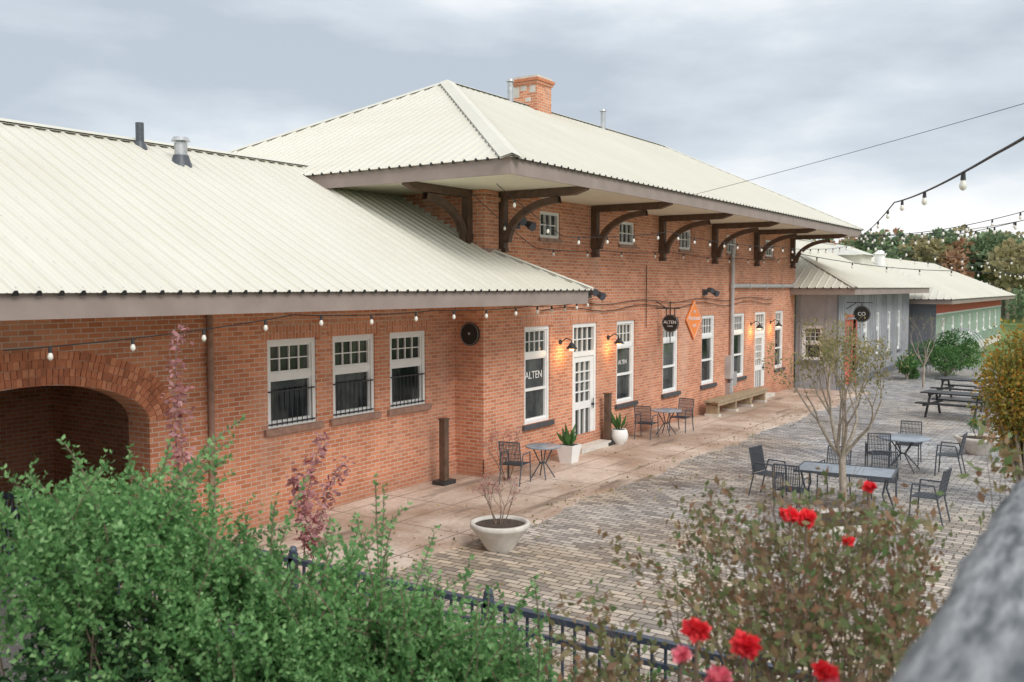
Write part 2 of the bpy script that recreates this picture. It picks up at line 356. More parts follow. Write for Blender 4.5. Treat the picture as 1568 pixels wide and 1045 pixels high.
for a,b in doors:
    z0,z1=.18,3.13
    mb.quad([(a,-.115,z0),(b,-.115,z0),(b,-.115,z1),(a,-.115,z1)],'glass')
    f=.1; zt=2.38
    bx(mb,a+.002,a+f,-.112,-.02,z0,z1-.002,'white'); bx(mb,b-f,b-.002,-.112,-.02,z0,z1-.002,'white')
    bx(mb,a+f,b-f,-.112,-.023,z1-f,z1-.002,'white'); bx(mb,a+f,b-f,-.112,-.023,zt-.06,zt+.06,'white')
    for i in range(1,4): x=a+f+(b-a-2*f)*i/4; bx(mb,x-.012,x+.012,-.11,-.06,zt+.06,z1-f,'white')
    z=(zt+.06+z1-f)/2; bx(mb,a+f,b-f,-.11,-.063,z-.012,z+.012,'white')
    for q in ((a+f,a+f+.13),(b-f-.13,b-f)): bx(mb,q[0],q[1],-.11,-.05,z0,zt-.06,'white')
    A,B=a+f+.13,b-f-.13
    for q in ((z0,z0+.2),(1.02,1.2),(zt-.2,zt-.06)): bx(mb,A,B,-.11,-.052,q[0],q[1],'white')
    for i in range(1,3):
        x=A+(B-A)*i/3; bx(mb,x-.016,x+.016,-.11,-.06,1.2,zt-.2,'white'); bx(mb,x-.025,x+.025,-.11,-.061,z0+.2,1.02,'white')
    for j in range(1,4): z=1.2+(zt-.2-1.2)*j/4; bx(mb,A,B,-.11,-.064,z-.014,z+.014,'white')
    mb.cyl((b-f-.06,-.04,1.1),(b-f-.06,.02,1.1),.03,.03,'iron',8); mb.cyl((b-f-.06,.0,1.0),(b-f-.06,.0,1.25),.014,.014,'iron',6)
    bx(mb,a-.15,b+.15,-.115,.35,.052,.175,'conc')
    bx(mb,a-.12,b+.12,-.02,.008,3.133,3.37,'soldier')
bx(mb,CX,EX,-.02,.03,4.86,4.94,'brick'); bx(mb,CX,EX,-.02,.02,.05,.42,'brick')
mb.T=lambda p:p
mb.quad([(CX,FY,0),(CX,19,0),(CX,19,6.0),(CX,FY,6.0)],'brick'); mb.quad([(EX,FY,0),(EX,19,0),(EX,19,6.0),(EX,FY,6.0)],'brick')
mb.quad([(CX,19,0),(EX,19,0),(EX,19,6.0),(CX,19,6.0)],'brick')
mb.box(CX-.06,CX+.46,FY-.07,FY+.45,4.5,5.995,'brick'); mb.box(CX-.1,CX+.5,FY-.11,FY+.49,4.70,4.80,'sill'); mb.box(CX-.09,CX+.49,FY-.10,FY+.48,5.78,5.86,'brick')
mb.build('main_walls',depot)
mb=MB(); mb.T=lambda p:(p[0],WY-p[1],p[2])
ww=[(10.7,11.82),(12.22,13.34),(13.77,14.87)]
ax,aw,as_,ar=6.72,1.73,2.03,.68
ops=[(a,b,1.65,3.13) for a,b in ww]
wall_open(mb,-3,CX,0,3.72,ops+[(ax-aw,ax+aw,0,as_+ar)],dep=.14)
for a,b in ww: window(mb,a,b,1.65,3.13,.42,bars=True,sill='sill')
az=lambda x: as_+ar*math.sqrt(max(0,1-((x-ax)/aw)**2))
pp=[ax-aw*math.cos(math.pi*i/48) for i in range(49)]
for i in range(48):
    x0,x1=pp[i],pp[i+1]
    mb.quad([(x0,.001,az(x0)),(x1,.001,az(x1)),(x1,.001,as_+ar),(x0,.001,as_+ar)],'brick')
    mb.quad([(x0,.001,az(x0)),(x1,.001,az(x1)),(x1,-.5,az(x1)),(x0,-.5,az(x0))],'brick')
for sx in (-1,1): x=ax+sx*(aw-.001); mb.quad([(x,.0,0),(x,-.5,0),(x,-.5,as_),(x,0,as_)],'brick')
bx(mb,9.56,CX,-.02,.025,.05,.40,'brick')
mb.build('wing_walls',depot)
mb=MB()
for ring in range(4):
    R0=.115*ring+.01; pts=[]
    for i in range(401):
        t=math.pi*i/400; cx,cz=-math.cos(t)*aw,math.sin(t)*ar
        nx,nz=cx/aw**2,cz/ar**2; l=math.hypot(nx,nz); pts.append((cx,cz,nx/l,nz/l))
    cum=[0]
    for i in range(400):
        a=pts[i];b=pts[i+1]; cum.append(cum[-1]+math.hypot(a[0]+a[2]*R0-b[0]-b[2]*R0,a[1]+a[3]*R0-b[1]-b[3]*R0))
    nb=int(cum[-1]/.078)
    for q in range(nb):
        i0=bisect.bisect(cum,cum[-1]*(q+.06)/nb)-1; i1=min(400,bisect.bisect(cum,cum[-1]*(q+.92)/nb)-1)
        if i1<=i0: continue
        c=[]
        for (i,r) in ((i0,R0),(i1,R0),(i1,R0+.103),(i0,R0+.103)):
            a=pts[i]; c.append((ax+a[0]+a[2]*r,as_+a[1]+a[3]*r))
        pr=.012+.004*random.random()
        v=[(x,WY-pr,z) for x,z in c]+[(x,WY+.02,z) for x,z in c]
        mb.add(v,[(0,1,2,3),(0,4,5,1),(1,5,6,2),(2,6,7,3),(3,7,4,0)],random.choice(['vs1','vs2','vs2','vs3']))
mb.build('arch_voussoirs',depot)
mb=MB()
mb.quad([(3.5,16.4,0),(10.2,16.4,0),(10.2,16.4,3.7),(3.5,16.4,3.7)],'brick'); mb.quad([(3.5,12.4,0),(3.5,16.4,0),(3.5,16.4,3.7),(3.5,12.4,3.7)],'brick')
mb.quad([(9.6,12.4,0),(9.6,16.4,0),(9.6,16.4,3.7),(9.6,12.4,3.7)],'brick'); mb.quad([(3.5,12.4,3.4),(10.2,12.4,3.4),(10.2,16.4,3.4),(3.5,16.4,3.4)],'timber')
mb.quad([(-3,WY,0),(-3,17.3,0),(-3,17.3,3.7),(-3,WY,3.7)],'brick'); mb.quad([(-3,17.3,0),(CX,17.3,0),(CX,17.3,3.7),(-3,17.3,3.7)],'brick')
mb.build('passage_walls',depot)
# ---- roofs
mb=MB()
sl=.52; k=math.sqrt(1+sl*sl); YE=9.6; ZE=3.94; YR=14.6; ZR=ZE+sl*(YR-YE)
roof_plane(mb,(0,YE,ZE),(1,0,0),(0,1,sl),[(-3.5,0),(17.6,0),(15.95,1.65*k),(15.86,1.65*k),(15.86,4.0*k),(14.3,5.0*k),(-3.5,5.0*k)])
mb.quad([(17.6,YE,ZE),(17.6,FY-.001,ZE),(15.95,YE+1.65,ZE+sl*1.65)],'roof')
mb.quad([(-3.5,YR,ZR),(15.5,YR,ZR),(15.5,19.6,ZE),(-3.5,19.6,ZE)],'roof')
cap(mb,(-3.5,YR,ZR),(14.45,YR,ZR),.16); cap(mb,(17.6,YE,ZE+.01),(15.95,YE+1.65,ZE+sl*1.65+.01),.07)
for i in range(14):
    y=FY+.5+i*.17; z=ZE+sl*(y-YE); mb.box(CX-.02,CX-.003,y,y+.168,z-.02,z+.12,'roof')
mb.box(-3.4,17.52,YE+.06,YE+.10,3.66,3.955,'fascia'); mb.box(17.48,17.52,YE+.10,FY-.002,3.66,3.93,'fascia')
mb.box(-3.4,CX-.002,YE+.10,WY-.001,3.70,3.73,'soffit'); mb.box(CX-.001,17.48,YE+.10,FY-.001,3.70,3.73,'soffit')
mb.build('wing_roof',depot)
mb=MB(); sl=.51;k=math.sqrt(1+sl*sl); X0,X1,Y0,Y1=13.6,38.6,9.0,20.8; Z0=6.24; a=5.9
roof_plane(mb,(0,Y0,Z0),(1,0,0),(0,1,sl),[(X0,0),(X1,0),(X1-a,a*k),(X0+a,a*k)])
roof_plane(mb,(X0,0,Z0),(0,1,0),(1,0,sl),[(Y0,0),(Y1,0),(Y0+a,a*k)])
ZP=Z0+sl*a
mb.quad([(X1,Y0,Z0),(X1,Y1,Z0),(X1-a,Y0+a,ZP)],'roof'); mb.quad([(X0,Y1,Z0),(X1,Y1,Z0),(X1-a,Y0+a,ZP),(X0+a,Y0+a,ZP)],'roof')
cap(mb,(X0+.02,Y0+.02,Z0+.02),(X0+a,Y0+a,ZP+.02),.2); cap(mb,(X0,Y1,Z0),(X0+a,Y0+a,ZP),.15); cap(mb,(X0+a,Y0+a,ZP),(X1-a,Y0+a,ZP),.16); cap(mb,(X1,Y0,Z0),(X1-a,Y0+a,ZP),.15)
mb.box(X0+.06,X1-.06,Y0+.06,Y0+.10,5.96,6.255,'fascia'); mb.box(X0+.06,X0+.10,Y0+.10,Y1-.06,5.96,6.255,'fascia'); mb.box(X1-.10,X1-.06,Y0+.10,Y1-.06,5.96,6.25,'fascia')
mb.box(X0+.10,X1-.10,Y0+.10,Y1-.06,6.0,6.03,'soffit')
mb.build('main_roof',depot)
mb=MB()
def bracket(px,py,dx,dy,L=2.1):
    def P(b,s,z): return (px+dx*b-dy*s,py+dy*b+dx*s,z)
    def bar(b0,b1,z0,z1,w,z0b=None):
        zb=z0 if z0b is None else z0b
        v=[P(b0,-w,z0),P(b1,-w,zb),P(b1,w,zb),P(b0,w,z0),P(b0,-w,z1),P(b1,-w,z1),P(b1,w,z1),P(b0,w,z1)]
        mb.add(v,[(0,3,2,1),(4,5,6,7),(0,1,5,4),(1,2,6,5),(2,3,7,6),(3,0,4,7)],'timber')
    bar(.003,L-.3,5.84,5.994,.08); bar(L-.298,L,5.84,5.994,.08,5.93); bar(.003,.16,4.82,5.838,.08)
    bar(.002,.21,4.98,5.10,.1); bar(.002,.19,4.74,4.818,.06)
    ns=12
    for i in range(ns):
        t0,t1=math.pi/2*i/ns,math.pi/2*(i+1)/ns
        q=[]
        for t in (t0,t1):
            for rr in (0,.13):
                b=1.45-(1.32-rr*.9)*math.cos(t); z=4.94+(.89-rr)*math.sin(t)
                q.append((b+rr*.2,z))
        (b0,z0),(b1,z1),(b2,z2),(b3,z3)=q
        v=[P(b0,-.06,z0),P(b1,-.06,z1),P(b3,-.06,z3),P(b2,-.06,z2),P(b0,.06,z0),P(b1,.06,z1),P(b3,.06,z3),P(b2,.06,z2)]
        mb.add(v,[(0,1,2,3),(4,7,6,5),(0,3,7,4),(1,5,6,2)],'timber')
for x in (16.45,20.5,24.45,28.4,32.35,36.5): bracket(x,FY,0,-1)
bracket(CX-.06,11.5,-1,0,2.05); bracket(CX,16.5,-1,0,2.05)
mb.build('roof_brackets',depot)
mb=MB(); cx,cy=23.6,14.9
mb.box(cx-.4,cx+.4,cy-.4,cy+.4,8.6,9.85,'brick'); mb.box(cx-.44,cx+.44,cy-.44,cy+.44,9.85,9.93,'brick'); mb.box(cx-.48,cx+.48,cy-.48,cy+.48,9.93,10.01,'vs2'); mb.box(cx-.42,cx+.42,cy-.42,cy+.42,10.01,10.09,'conc')
for (yy,zz,hh) in ((14.55,9.6,.2),(14.85,9.68,.14),(15.1,9.5,.3),(14.7,9.35,.12)): mb.box(cx-.406,cx-.401,yy,yy+.2,zz,zz+hh,'conc')
def vent(x,y,z,h,r,k='zinc'):
    mb.cyl((x,y,z-.3),(x,y,z+h),r,r,k,12); mb.cyl((x,y,z+h+.03),(x,y,z+h+.10),r*1.5,r*1.1,k,12); mb.cyl((x,y,z+h),(x,y,z+h+.03),r*.7,r*.7,k,8)
vent(22.2,14.75,9.1,.6,.08); vent(27.6,14.7,9.1,.6,.08)
x,y,z=10.1,14.35,6.4; mb.cyl((x,y,z-.1),(x,y,z+.42),.07,.07,'mesh',12)
x,y,z=10.55,13.85,6.14; vent(x,y,z,.35,.11); mb.cyl((x,y,z-.1),(x,y,z+.14),.2,.13,'mesh',12)
mb.cyl((10.1,14.35,6.36),(10.1,14.35,6.5),.13,.08,'mesh',12)
mb.build('chimney_and_vents',depot)
mb=MB()
mb.cyl((29.95,FY-.1,.3),(29.95,FY-.1,5.3),.065,.065,'pipe',10); mb.box(29.6,29.9,FY-.2,FY-.002,1.0,1.75,'pipe'); mb.box(29.95,30.25,FY-.18,FY-.002,.75,1.2,'zinc'); mb.box(29.65,29.85,FY-.16,FY-.002,.45,.85,'zinc')
mb.cyl((30.0,FY-.1,4.05),(36.9,FY-.1,4.05),.075,.075,'pipe',10); mb.lathe((29.95,FY-.1,4.0),[(.09,-.03),(.09,.1)],'pipe',12)
for x in (31.5,33.2,35): mb.box(x-.03,x+.03,FY-.19,FY-.002,3.96,4.14,'pipe')
mb.cyl((9.5,WY-.07,.1),(9.5,WY-.07,3.68),.05,.05,'sill',8)
for (x,z) in ((20.2,3.83),(27.7,3.85),(17.0,5.35)):
    mb.box(x-.1,x+.1,FY-.1,FY-.002,z-.09,z+.09,'mesh'); mb.cyl((x,FY-.1,z),(x+.05,FY-.25,z+.05),.03,.03,'mesh'); mb.cyl((x+.14,FY-.24,z+.02),(x+.1,FY-.42,z-.06),.07,.1,'mesh',10); mb.cyl((x-.12,FY-.2,z+.09),(x-.18,FY-.36,z+.04),.065,.09,'mesh',10)
for (zz,amp) in ((3.62,.05),(3.47,.07)):
    pts=[(18+i*.6,FY-.05,zz+amp*math.sin(i*.9)) for i in range(28)]; mb.path(pts,.010,'wire',5)
mb.cyl((25.1,FY-.05,2.4),(25.1,FY-.05,3.6),.015,.015,'wire',5)
mb.cyl((23.5,FY-.05,2.9),(23.5,FY-.05,4.6),.012,.012,'wire',5)
mb.build('pipes_and_fittings',depot)

def wall_lamp(x,z,Yw):
    e=empty('wall_lamp'); mb=MB()
    mb.cyl((x,Yw-.001,z+.1),(x,Yw-.03,z+.1),.06,.06,'iron',12)
    mb.path([(x,Yw-.03,z+.1),(x,Yw-.18,z+.2),(x,Yw-.3,z+.16),(x,Yw-.32,z+.08)],.014,'iron',6)
    mb.lathe((x,Yw-.32,z),[(.03,.1),(.05,.07),(.14,-.04)],'iron',16); mb.lathe((x,Yw-.32,z),[(.0,-.09),(.05,-.07),(.06,-.02),(.04,.04)],'lampglow',12)
    mb.build('lamp_body',e)
    l=bpy.data.lights.new('lamp_light','POINT'); l.energy=8; l.color=(1,.6,.22); l.shadow_soft_size=.05; o=bpy.data.objects.new('lamp_light',l); COL.objects.link(o); o.location=(x,Yw-.25,z-.16); o.parent=e
for x,z in ((18.95,2.62),(21.35,2.62),(32.05,2.62),(34.15,2.62)): wall_lamp(x,z,FY)

# ================================================================= signs
def round_sign(name,x,y,z,r,parts):
    e=empty(name); mb=MB()
    mb.cyl((x,y-0,z),(x+.04,y,z),r,r,'signblk',32)
    for i in range(32):
        t0,t1=2*math.pi*i/32,2*math.pi*(i+1)/32
        mb.cyl((x-.003,y+math.cos(t0)*r*.93,z+math.sin(t0)*r*.93),(x-.003,y+math.cos(t1)*r*.93,z+math.sin(t1)*r*.93),.005,.005,'zinc',4,False)
    for p in parts: mb.path(p,.015,'iron',6)
    mb.build('sign_disc',e)
    return e
e=round_sign('round_hanging_sign',24.25,10.78,3.0,.25,[[(24.27,11.2,3.42),(24.27,10.5,3.42)],[(24.27,11.2,3.6),(24.27,10.9,3.42)],[(24.27,10.65,3.42),(24.27,10.65,3.2)],[(24.27,10.9,3.42),(24.27,10.9,3.2)]])
text('ALTEN',(24.242,10.78,3.03),(90,0,-90),.125,'white',e); text('COFFEE',(24.242,10.78,2.92),(90,0,-90),.05,'white',e)
e=round_sign('round_wall_sign',CX-.05,11.52,3.03,.24,[]); text('o',(CX-.058,11.52,3.05),(90,0,-90),.1,'white',e)
mb=MB(); e=empty('diamond_sign'); c=(26.85,FY-.06,3.02); s=.60
mb.add([(c[0]-s,FY-.06,c[2]),(c[0],FY-.06,c[2]-s),(c[0]+s,FY-.06,c[2]),(c[0],FY-.06,c[2]+s),(c[0]-s,FY-.02,c[2]),(c[0],FY-.02,c[2]-s),(c[0]+s,FY-.02,c[2]),(c[0],FY-.02,c[2]+s)],[(0,1,2,3),(0,4,5,1),(1,5,6,2),(2,6,7,3),(3,7,4,0)],'orange')
mb.build('sign_panel',e)
q=s*.9
mb=MB(); P4=[(c[0]-q,FY-.064,c[2]),(c[0],FY-.064,c[2]-q),(c[0]+q,FY-.064,c[2]),(c[0],FY-.064,c[2]+q)]; mb.path(P4+[P4[0]],.006,'white',4); mb.build('sign_border',e)
text('THE',(c[0],FY-.066,c[2]+.24),(90,0,0),.12,'white',e); text('Warehouse',(c[0],FY-.066,c[2]+.05),(90,0,0),.19,'white',e); text('CAFE',(c[0],FY-.066,c[2]-.18),(90,0,0),.13,'white',e)
e=empty('window_lettering'); text('ALTEN',(17.96,FY+.10,2.02),(90,0,0),.24,'white',e); text('ALTEN',(22.38,FY+.10,2.02),(90,0,0),.16,'white',e)

# ================================================================= GREY ANNEX + far building
an=empty('grey_annex_building'); mb=MB(); AX=37.3; AY=9.6
mb.T=lambda p:(AX-p[1],AY-p[0],p[2])
wall_open(mb,-1.6,0,0,3.85,[(-1.35,-.55,1.15,2.5)],'grey')
window(mb,-1.35,-.55,1.15,2.5,.5,sill='blued',cols=3,rows=3,lintel=False)
mb.T=lambda p:(p[0],AY-p[1],p[2])
aw_=[(41.6,42.3),(43.9,44.6),(46.2,46.9),(48.4,49.1)]
wall_open(mb,AX,51,0,3.85,[(a,b,1.0,2.9) for a,b in aw_]+[(38.6,40.2,.05,2.7)],'grey')
for a,b in aw_: window(mb,a,b,1.0,2.9,.4,sill='blued',lintel=False)
mb.quad([(38.6,-.1,.05),(40.2,-.1,.05),(40.2,-.1,2.7),(38.6,-.1,2.7)],'redp')
for a,b in ((38.85,39.3),(39.5,39.95)): bx(mb,a,b,-.098,-.09,1.2,2.4,'glass')
bx(mb,38.5,38.6,-.1,.03,.05,2.8,'redp'); bx(mb,40.2,40.3,-.1,.03,.05,2.8,'redp'); bx(mb,38.5,40.3,-.1,.031,2.8,2.9,'redp')
for i in range(46):
    x=AX+.15+i*.3
    if not any(a-.12<x<b+.12 for a,b in aw_+[(38.5,40.3)]): bx(mb,x-.02,x+.02,0.001,.022,.3,3.8,'grey')
bx(mb,AX,38.5,0,.03,0,.3,'blued'); bx(mb,40.3,51,0,.03,0,.3,'blued'); bx(mb,AX-.02,AX+.1,-.01,.04,.3,3.85,'blued')
mb.T=lambda p:p
for i in range(5):
    y=AY+.1+i*.33
    if not(AY+.5<y<AY+1.4): mb.box(AX-.022,AX-.001,y-.02,y+.02,.3,3.8,'grey')
mb.quad([(51,AY,0),(51,17,0),(51,17,3.85),(51,AY,3.85)],'grey')
mb.build('annex_walls',an)
mb=MB(); s2=.47;k2=math.sqrt(1+s2*s2); a=4.9
roof_plane(mb,(0,8.7,3.98),(1,0,0),(0,1,s2),[(36.4,0),(51.8,0),(51.8,a*k2),(36.4+a,a*k2)],.3)
roof_plane(mb,(36.4,0,3.98),(0,1,0),(1,0,s2),[(8.7,0),(18.5,0),(8.7+a,a*k2)],.3)
zp=3.98+s2*a
mb.quad([(36.4,18.5,3.98),(51.8,18.5,3.98),(51.8,13.6,zp),(41.3,13.6,zp)],'roof')
mb.box(36.46,51.7,8.76,8.8,3.72,3.99,'fascia'); mb.box(36.46,36.5,8.8,18,3.72,3.99,'fascia'); mb.box(36.5,51.7,8.8,17,3.80,3.83,'soffit')
cap(mb,(36.4,8.7,4),(41.3,13.6,zp),.13); cap(mb,(41.3,13.6,zp),(51.8,13.6,zp),.13)
mb.box(46.5,48.5,10.9,13.2,4.9,5.55,'roof'); mb.quad([(46.3,10.7,5.55),(48.7,10.7,5.55),(48.7,12,6.05),(46.3,12,6.05)],'roof'); mb.quad([(46.3,10.7,5.55),(46.3,12,6.05),(46.3,13.3,5.55)],'white')
mb.cyl((50.8,11,5),(50.8,11,5.7),.25,.25,'white',12); mb.cyl((50.8,11,5.7),(50.8,11,5.9),.35,.1,'white',12)
mb.build('annex_roof',an)
e=round_sign('round_bracket_sign',38.6,9.0,2.95,.33,[[(38.62,9.6,3.4),(38.62,8.6,3.4)],[(38.62,9.0,3.4),(38.62,9.0,3.25)],[(38.62,9.6,3.15),(38.62,9.2,3.4)]])
text('CO',(38.59,9.0,2.95),(90,0,-90),.2,'white',e)
fb=empty('green_sided_station_building'); mb=MB()
mb.T=lambda p:(p[0],8.5-p[1],p[2])
fw=[(54+i*3.2,55+i*3.2,1.2,2.4) for i in range(8)]
wall_open(mb,52.2,80,0,2.62,fw,'green'); wall_open(mb,52.2,80,2.623,3.3,[],'redp')
for o in fw: window(mb,*o,.5,sill='white',lintel=False)
bx(mb,52.2,80,0,.04,2.58,2.66,'white'); bx(mb,52.2,80,0,.04,0,.5,'conc')
for i in range(60): x=52.3+i*.46; bx(mb,x-.015,x+.015,.001,.02,.5,1.18,'green')
mb.T=lambda p:p
mb.quad([(52.2,8.5,0),(52.2,17,0),(52.2,17,3.3),(52.2,8.5,3.3)],'blued'); mb.quad([(80,8.5,0),(80,17,0),(80,17,3.3),(80,8.5,3.3)],'green')
mb.build('station_walls',fb)
mb=MB(); roof_plane(mb,(0,7.6,3.4),(1,0,0),(0,1,s2),[(51.6,0),(81,0),(76,5*k2),(56.6,5*k2)],.35)
roof_plane(mb,(51.6,0,3.4),(0,1,0),(1,0,s2),[(7.6,0),(17.6,0),(12.6,5*k2)],.35)
mb.quad([(51.6,17.6,3.4),(81,17.6,3.4),(76,12.6,5.75),(56.6,12.6,5.75)],'roof'); mb.quad([(81,7.6,3.4),(81,17.6,3.4),(76,12.6,5.75)],'roof')
mb.box(51.7,80.9,7.68,7.72,3.15,3.42,'fascia'); mb.box(51.7,51.74,7.72,17.5,3.15,3.42,'fascia'); mb.build('station_roof',fb)

# ================================================================= FENCE
e=MB(); fx=6.58; H=1.28
def fl(y0,y1):
    e.box(fx-.035,fx+.035,y0,y1,H-.05,H,'fence'); e.box(fx-.02,fx+.02,y0,y1,H-.22,H-.18,'fence'); e.box(fx-.02,fx+.02,y0,y1,.26,.30,'fence')
    y=y0
    while y<y1: e.box(fx-.010,fx+.010,y-.010,y+.010,.17,H-.05,'fence'); y+=.115
    y=y0
    while y<=y1: e.box(fx-.035,fx+.035,y-.035,y+.035,.1,H+.05,'fence'); e.lathe((fx,y,H+.05),[(.035,0),(.045,.02),(.03,.06),(0,.075)],'fence',10); y+=2.4
fl(-5,13.6); e.build('iron_fence')
e=MB(); ns=60
rz=[rng.normal(0,.004) for _ in range(ns+2)]
for i in range(ns):
    x0=-1.5+4.3*i/ns; x1=-1.5+4.3*(i+1)/ns
    prof=lambda x,q:[(-.10,3.36),(-.11,3.45),(-.08,3.49),(.02,3.508+rz[q]),(.15,3.512+rz[q]),(.22,3.505),(.255+rz[q],3.48),(.255,3.38),(.23,3.34)]
    A=prof(x0,i);B=prof(x1,i+1)
    e.add([(x0,y,z) for y,z in A]+[(x1,y,z) for y,z in B],[(j,j+1,len(A)+j+1,len(A)+j) for j in range(len(A)-1)],'wood',True)
for x in (-1.2,.4,2.6): e.box(x-.06,x+.06,.0,.12,1.4,3.35,'wood')
for z in (2.2,2.8): e.box(-1.4,2.75,.02,.07,z,z+.1,'wood')
e.build('weathered_wood_railing')

# ================================================================= STRING LIGHTS
def string_lights(pts,sag,bulb_sp=.9,r=.008,bs=1.0,bulbs=True,name='string_lights'):
    mb=MB()
    for a,b in zip(pts[:-1],pts[1:]):
        a=Vector(a);b=Vector(b);L=(b-a).length;n=max(6,int(L/.35)); P=[]
        for i in range(n+1):
            t=i/n; p=a.lerp(b,t); p.z-=sag*L*4*t*(1-t)*.1; P.append(p)
        mb.path(P,r,'wire',5)
        if bulbs:
            m=max(1,int(L/bulb_sp))
            for j in range(m):
                t=(j+.5)/m; p=a.lerp(b,t); p.z-=sag*L*4*t*(1-t)*.1
                mb.cyl(p,(p.x,p.y,p.z-.06*bs),.016*bs,.02*bs,'iron',8); q=(p.x,p.y,p.z-.06*bs)
                mb.lathe(q,[(.015*bs,0),(.026*bs,-.03*bs),(.028*bs,-.05*bs),(.018*bs,-.07*bs),(0,-.08*bs)],'bulb',10)
    return mb.build(name)
string_lights([(5.2,9.75,3.35),(9.2,9.72,3.62),(12.4,9.72,3.62),(15.3,9.72,3.64),(20.0,10.9,3.72)],.12,.95,bs=1.1)
string_lights([(14.0,9.6,5.85),(16.2,9.5,5.0),(20.5,9.15,5.3),(24.45,9.12,5.2),(28.4,9.12,5.25),(32.35,9.12,5.3),(38.2,9.2,5.7)],.12,.95,bs=1.1)
string_lights([(14.6,10.6,5.8),(17.2,10.8,4.85),(20.5,10.9,4.9),(24.5,10.9,5.0),(30,10.9,4.95),(36.5,10.9,5.2)],.12,1.4,bs=1.0)
string_lights([(38.4,9.1,6.0),(19.6,4.0,5.66),(8.9,1.02,5.12),(5.6,.1,5.05)],.05,3.6,.013,1.35)
string_lights([(38.4,9.1,6.05),(30,2.4,6.2),(20,-4.2,6.4)],.22,1.2,.012,1.5)
string_lights([(38.4,9.1,5.95),(24,1.6,5.65),(14,-2,5.8)],.18,1.2,.010,1.3)
string_lights([(38.4,9.1,6.0),(46,4,6.9),(52,-1,7.4)],.2,1.5,.014,1.7)
string_lights([(38.4,9.1,5.8),(60,7.2,5.4),(80,6.4,5.2)],.2,2.0,.014,1.6)
string_lights([(38.4,9.1,5.8),(55,3.0,5.6),(70,-2,5.6)],.25,2.0,.014,1.6)
string_lights([(36.5,10.9,5.3),(44,6,4.7),(58,0,5.2)],.2,1.6,.014,1.6)
string_lights([(21.4,9.05,6.2),(16,1.5,6.72),(12.4,-3.5,7.05)],.03,3,.005,1,bulbs=False,name='overhead_cable')

# ================================================================= FURNITURE
def chair(x,y,rot,name='metal_patio_chair'):
    mb=MB(); c,s=math.cos(rot),math.sin(rot); mb.T=lambda p:(x+p[0]*c-p[1]*s,y+p[0]*s+p[1]*c,p[2]+.004)
    w=.24
    for sx in (-1,1):
        mb.path([(sx*w,.24,0),(sx*w,.22,.44),(sx*w,.2,.66),(sx*w,-.15,.66),(sx*w,-.22,.42)],.014,'mesh',6)
        mb.path([(sx*(w-.02),-.3,0),(sx*(w-.02),-.2,.43),(sx*(w-.02),-.3,.92)],.014,'mesh',6)
    mb.path([(-w,.22,.44),(w,.22,.44)],.012,'mesh',6); mb.path([(-w+.02,-.3,.92),(w-.02,-.3,.92)],.014,'mesh',6)
    for i in range(15):
        a=-w+.03+(2*w-.06)*i/14; mb.box(a-.010,a+.010,-.2,.23,.435,.447,'mesh')
        mb.path([(a,-.205,.46),(a,-.295,.91)],.008,'mesh',4)
    for i in range(6): yy=-.17+i*.075; mb.box(-w+.01,w-.01,yy-.006,yy+.006,.448,.454,'mesh')
    for i in range(5): z=.5+i*.09; mb.path([(-w+.02,-.205-.02*(i+.5),z),(w-.02,-.205-.02*(i+.5),z)],.006,'mesh',4)
    return mb.build(name)
def round_table(x,y,r,h=.73,name='round_patio_table'):
    mb=MB(); mb.lathe((x,y,h),[(0,0),(r-.02,0),(r,-.01),(r,-.03),(r-.02,-.035),(0,-.03)],'table',32)
    for i in range(4):
        t=math.pi/4+i*math.pi/2; c,s=math.cos(t),math.sin(t)
        mb.path([(x+c*r*.6,y+s*r*.6,h-.03),(x+c*.06,y+s*.06,h*.5),(x+c*r*.75,y+s*r*.75,.01)],.014,'mesh',6)
    mb.lathe((x,y,h*.5),[(.07,-.01),(.075,0),(.07,.01)],'mesh',12); return mb.build(name)
round_table(16.5,10.15,.37); chair(15.75,10.35,-1.4)
round_table(23.2,10.4,.42); chair(22.4,10.6,-1.5); chair(24.0,10.3,1.5)
def rect_table(x,y,lx,ly,rot,name='patio_table'):
    mb=MB(); c,s=math.cos(rot),math.sin(rot); mb.T=lambda p:(x+p[0]*c-p[1]*s,y+p[0]*s+p[1]*c,p[2])
    mb.box(-lx,lx,-ly,ly,.715,.73,'table')
    for q in ((-lx,lx,-ly-.025,-ly),(-lx,lx,ly,ly+.025),(-lx-.025,-lx,-ly-.025,ly+.025),(lx,lx+.025,-ly-.025,ly+.025)): mb.box(*q,.695,.74,'mesh')
    for sx in (-1,1):
        for sy in (-1,1): mb.path([(sx*(lx-.1),sy*(ly-.08),.71),(sx*(lx-.16),sy*(ly-.14),.4),(sx*(lx-.02),sy*(ly-.02),.01)],.018,'mesh',6)
    mb.path([(-lx+.15,0,.3),(lx-.15,0,.3)],.012,'mesh'); return mb.build(name)
rect_table(17.3,4.25,.45,.8,.1)
chair(17.6,5.75,math.pi-.2); chair(16.4,4.95,-1.6); chair(17.2,2.85,-.1); chair(18.25,4.7,1.5); chair(18.2,3.8,1.7)
round_table(21.8,4.15,.55); chair(21.0,4.5,-1.3); chair(22.7,4.2,1.6); chair(21.7,3.2,0)
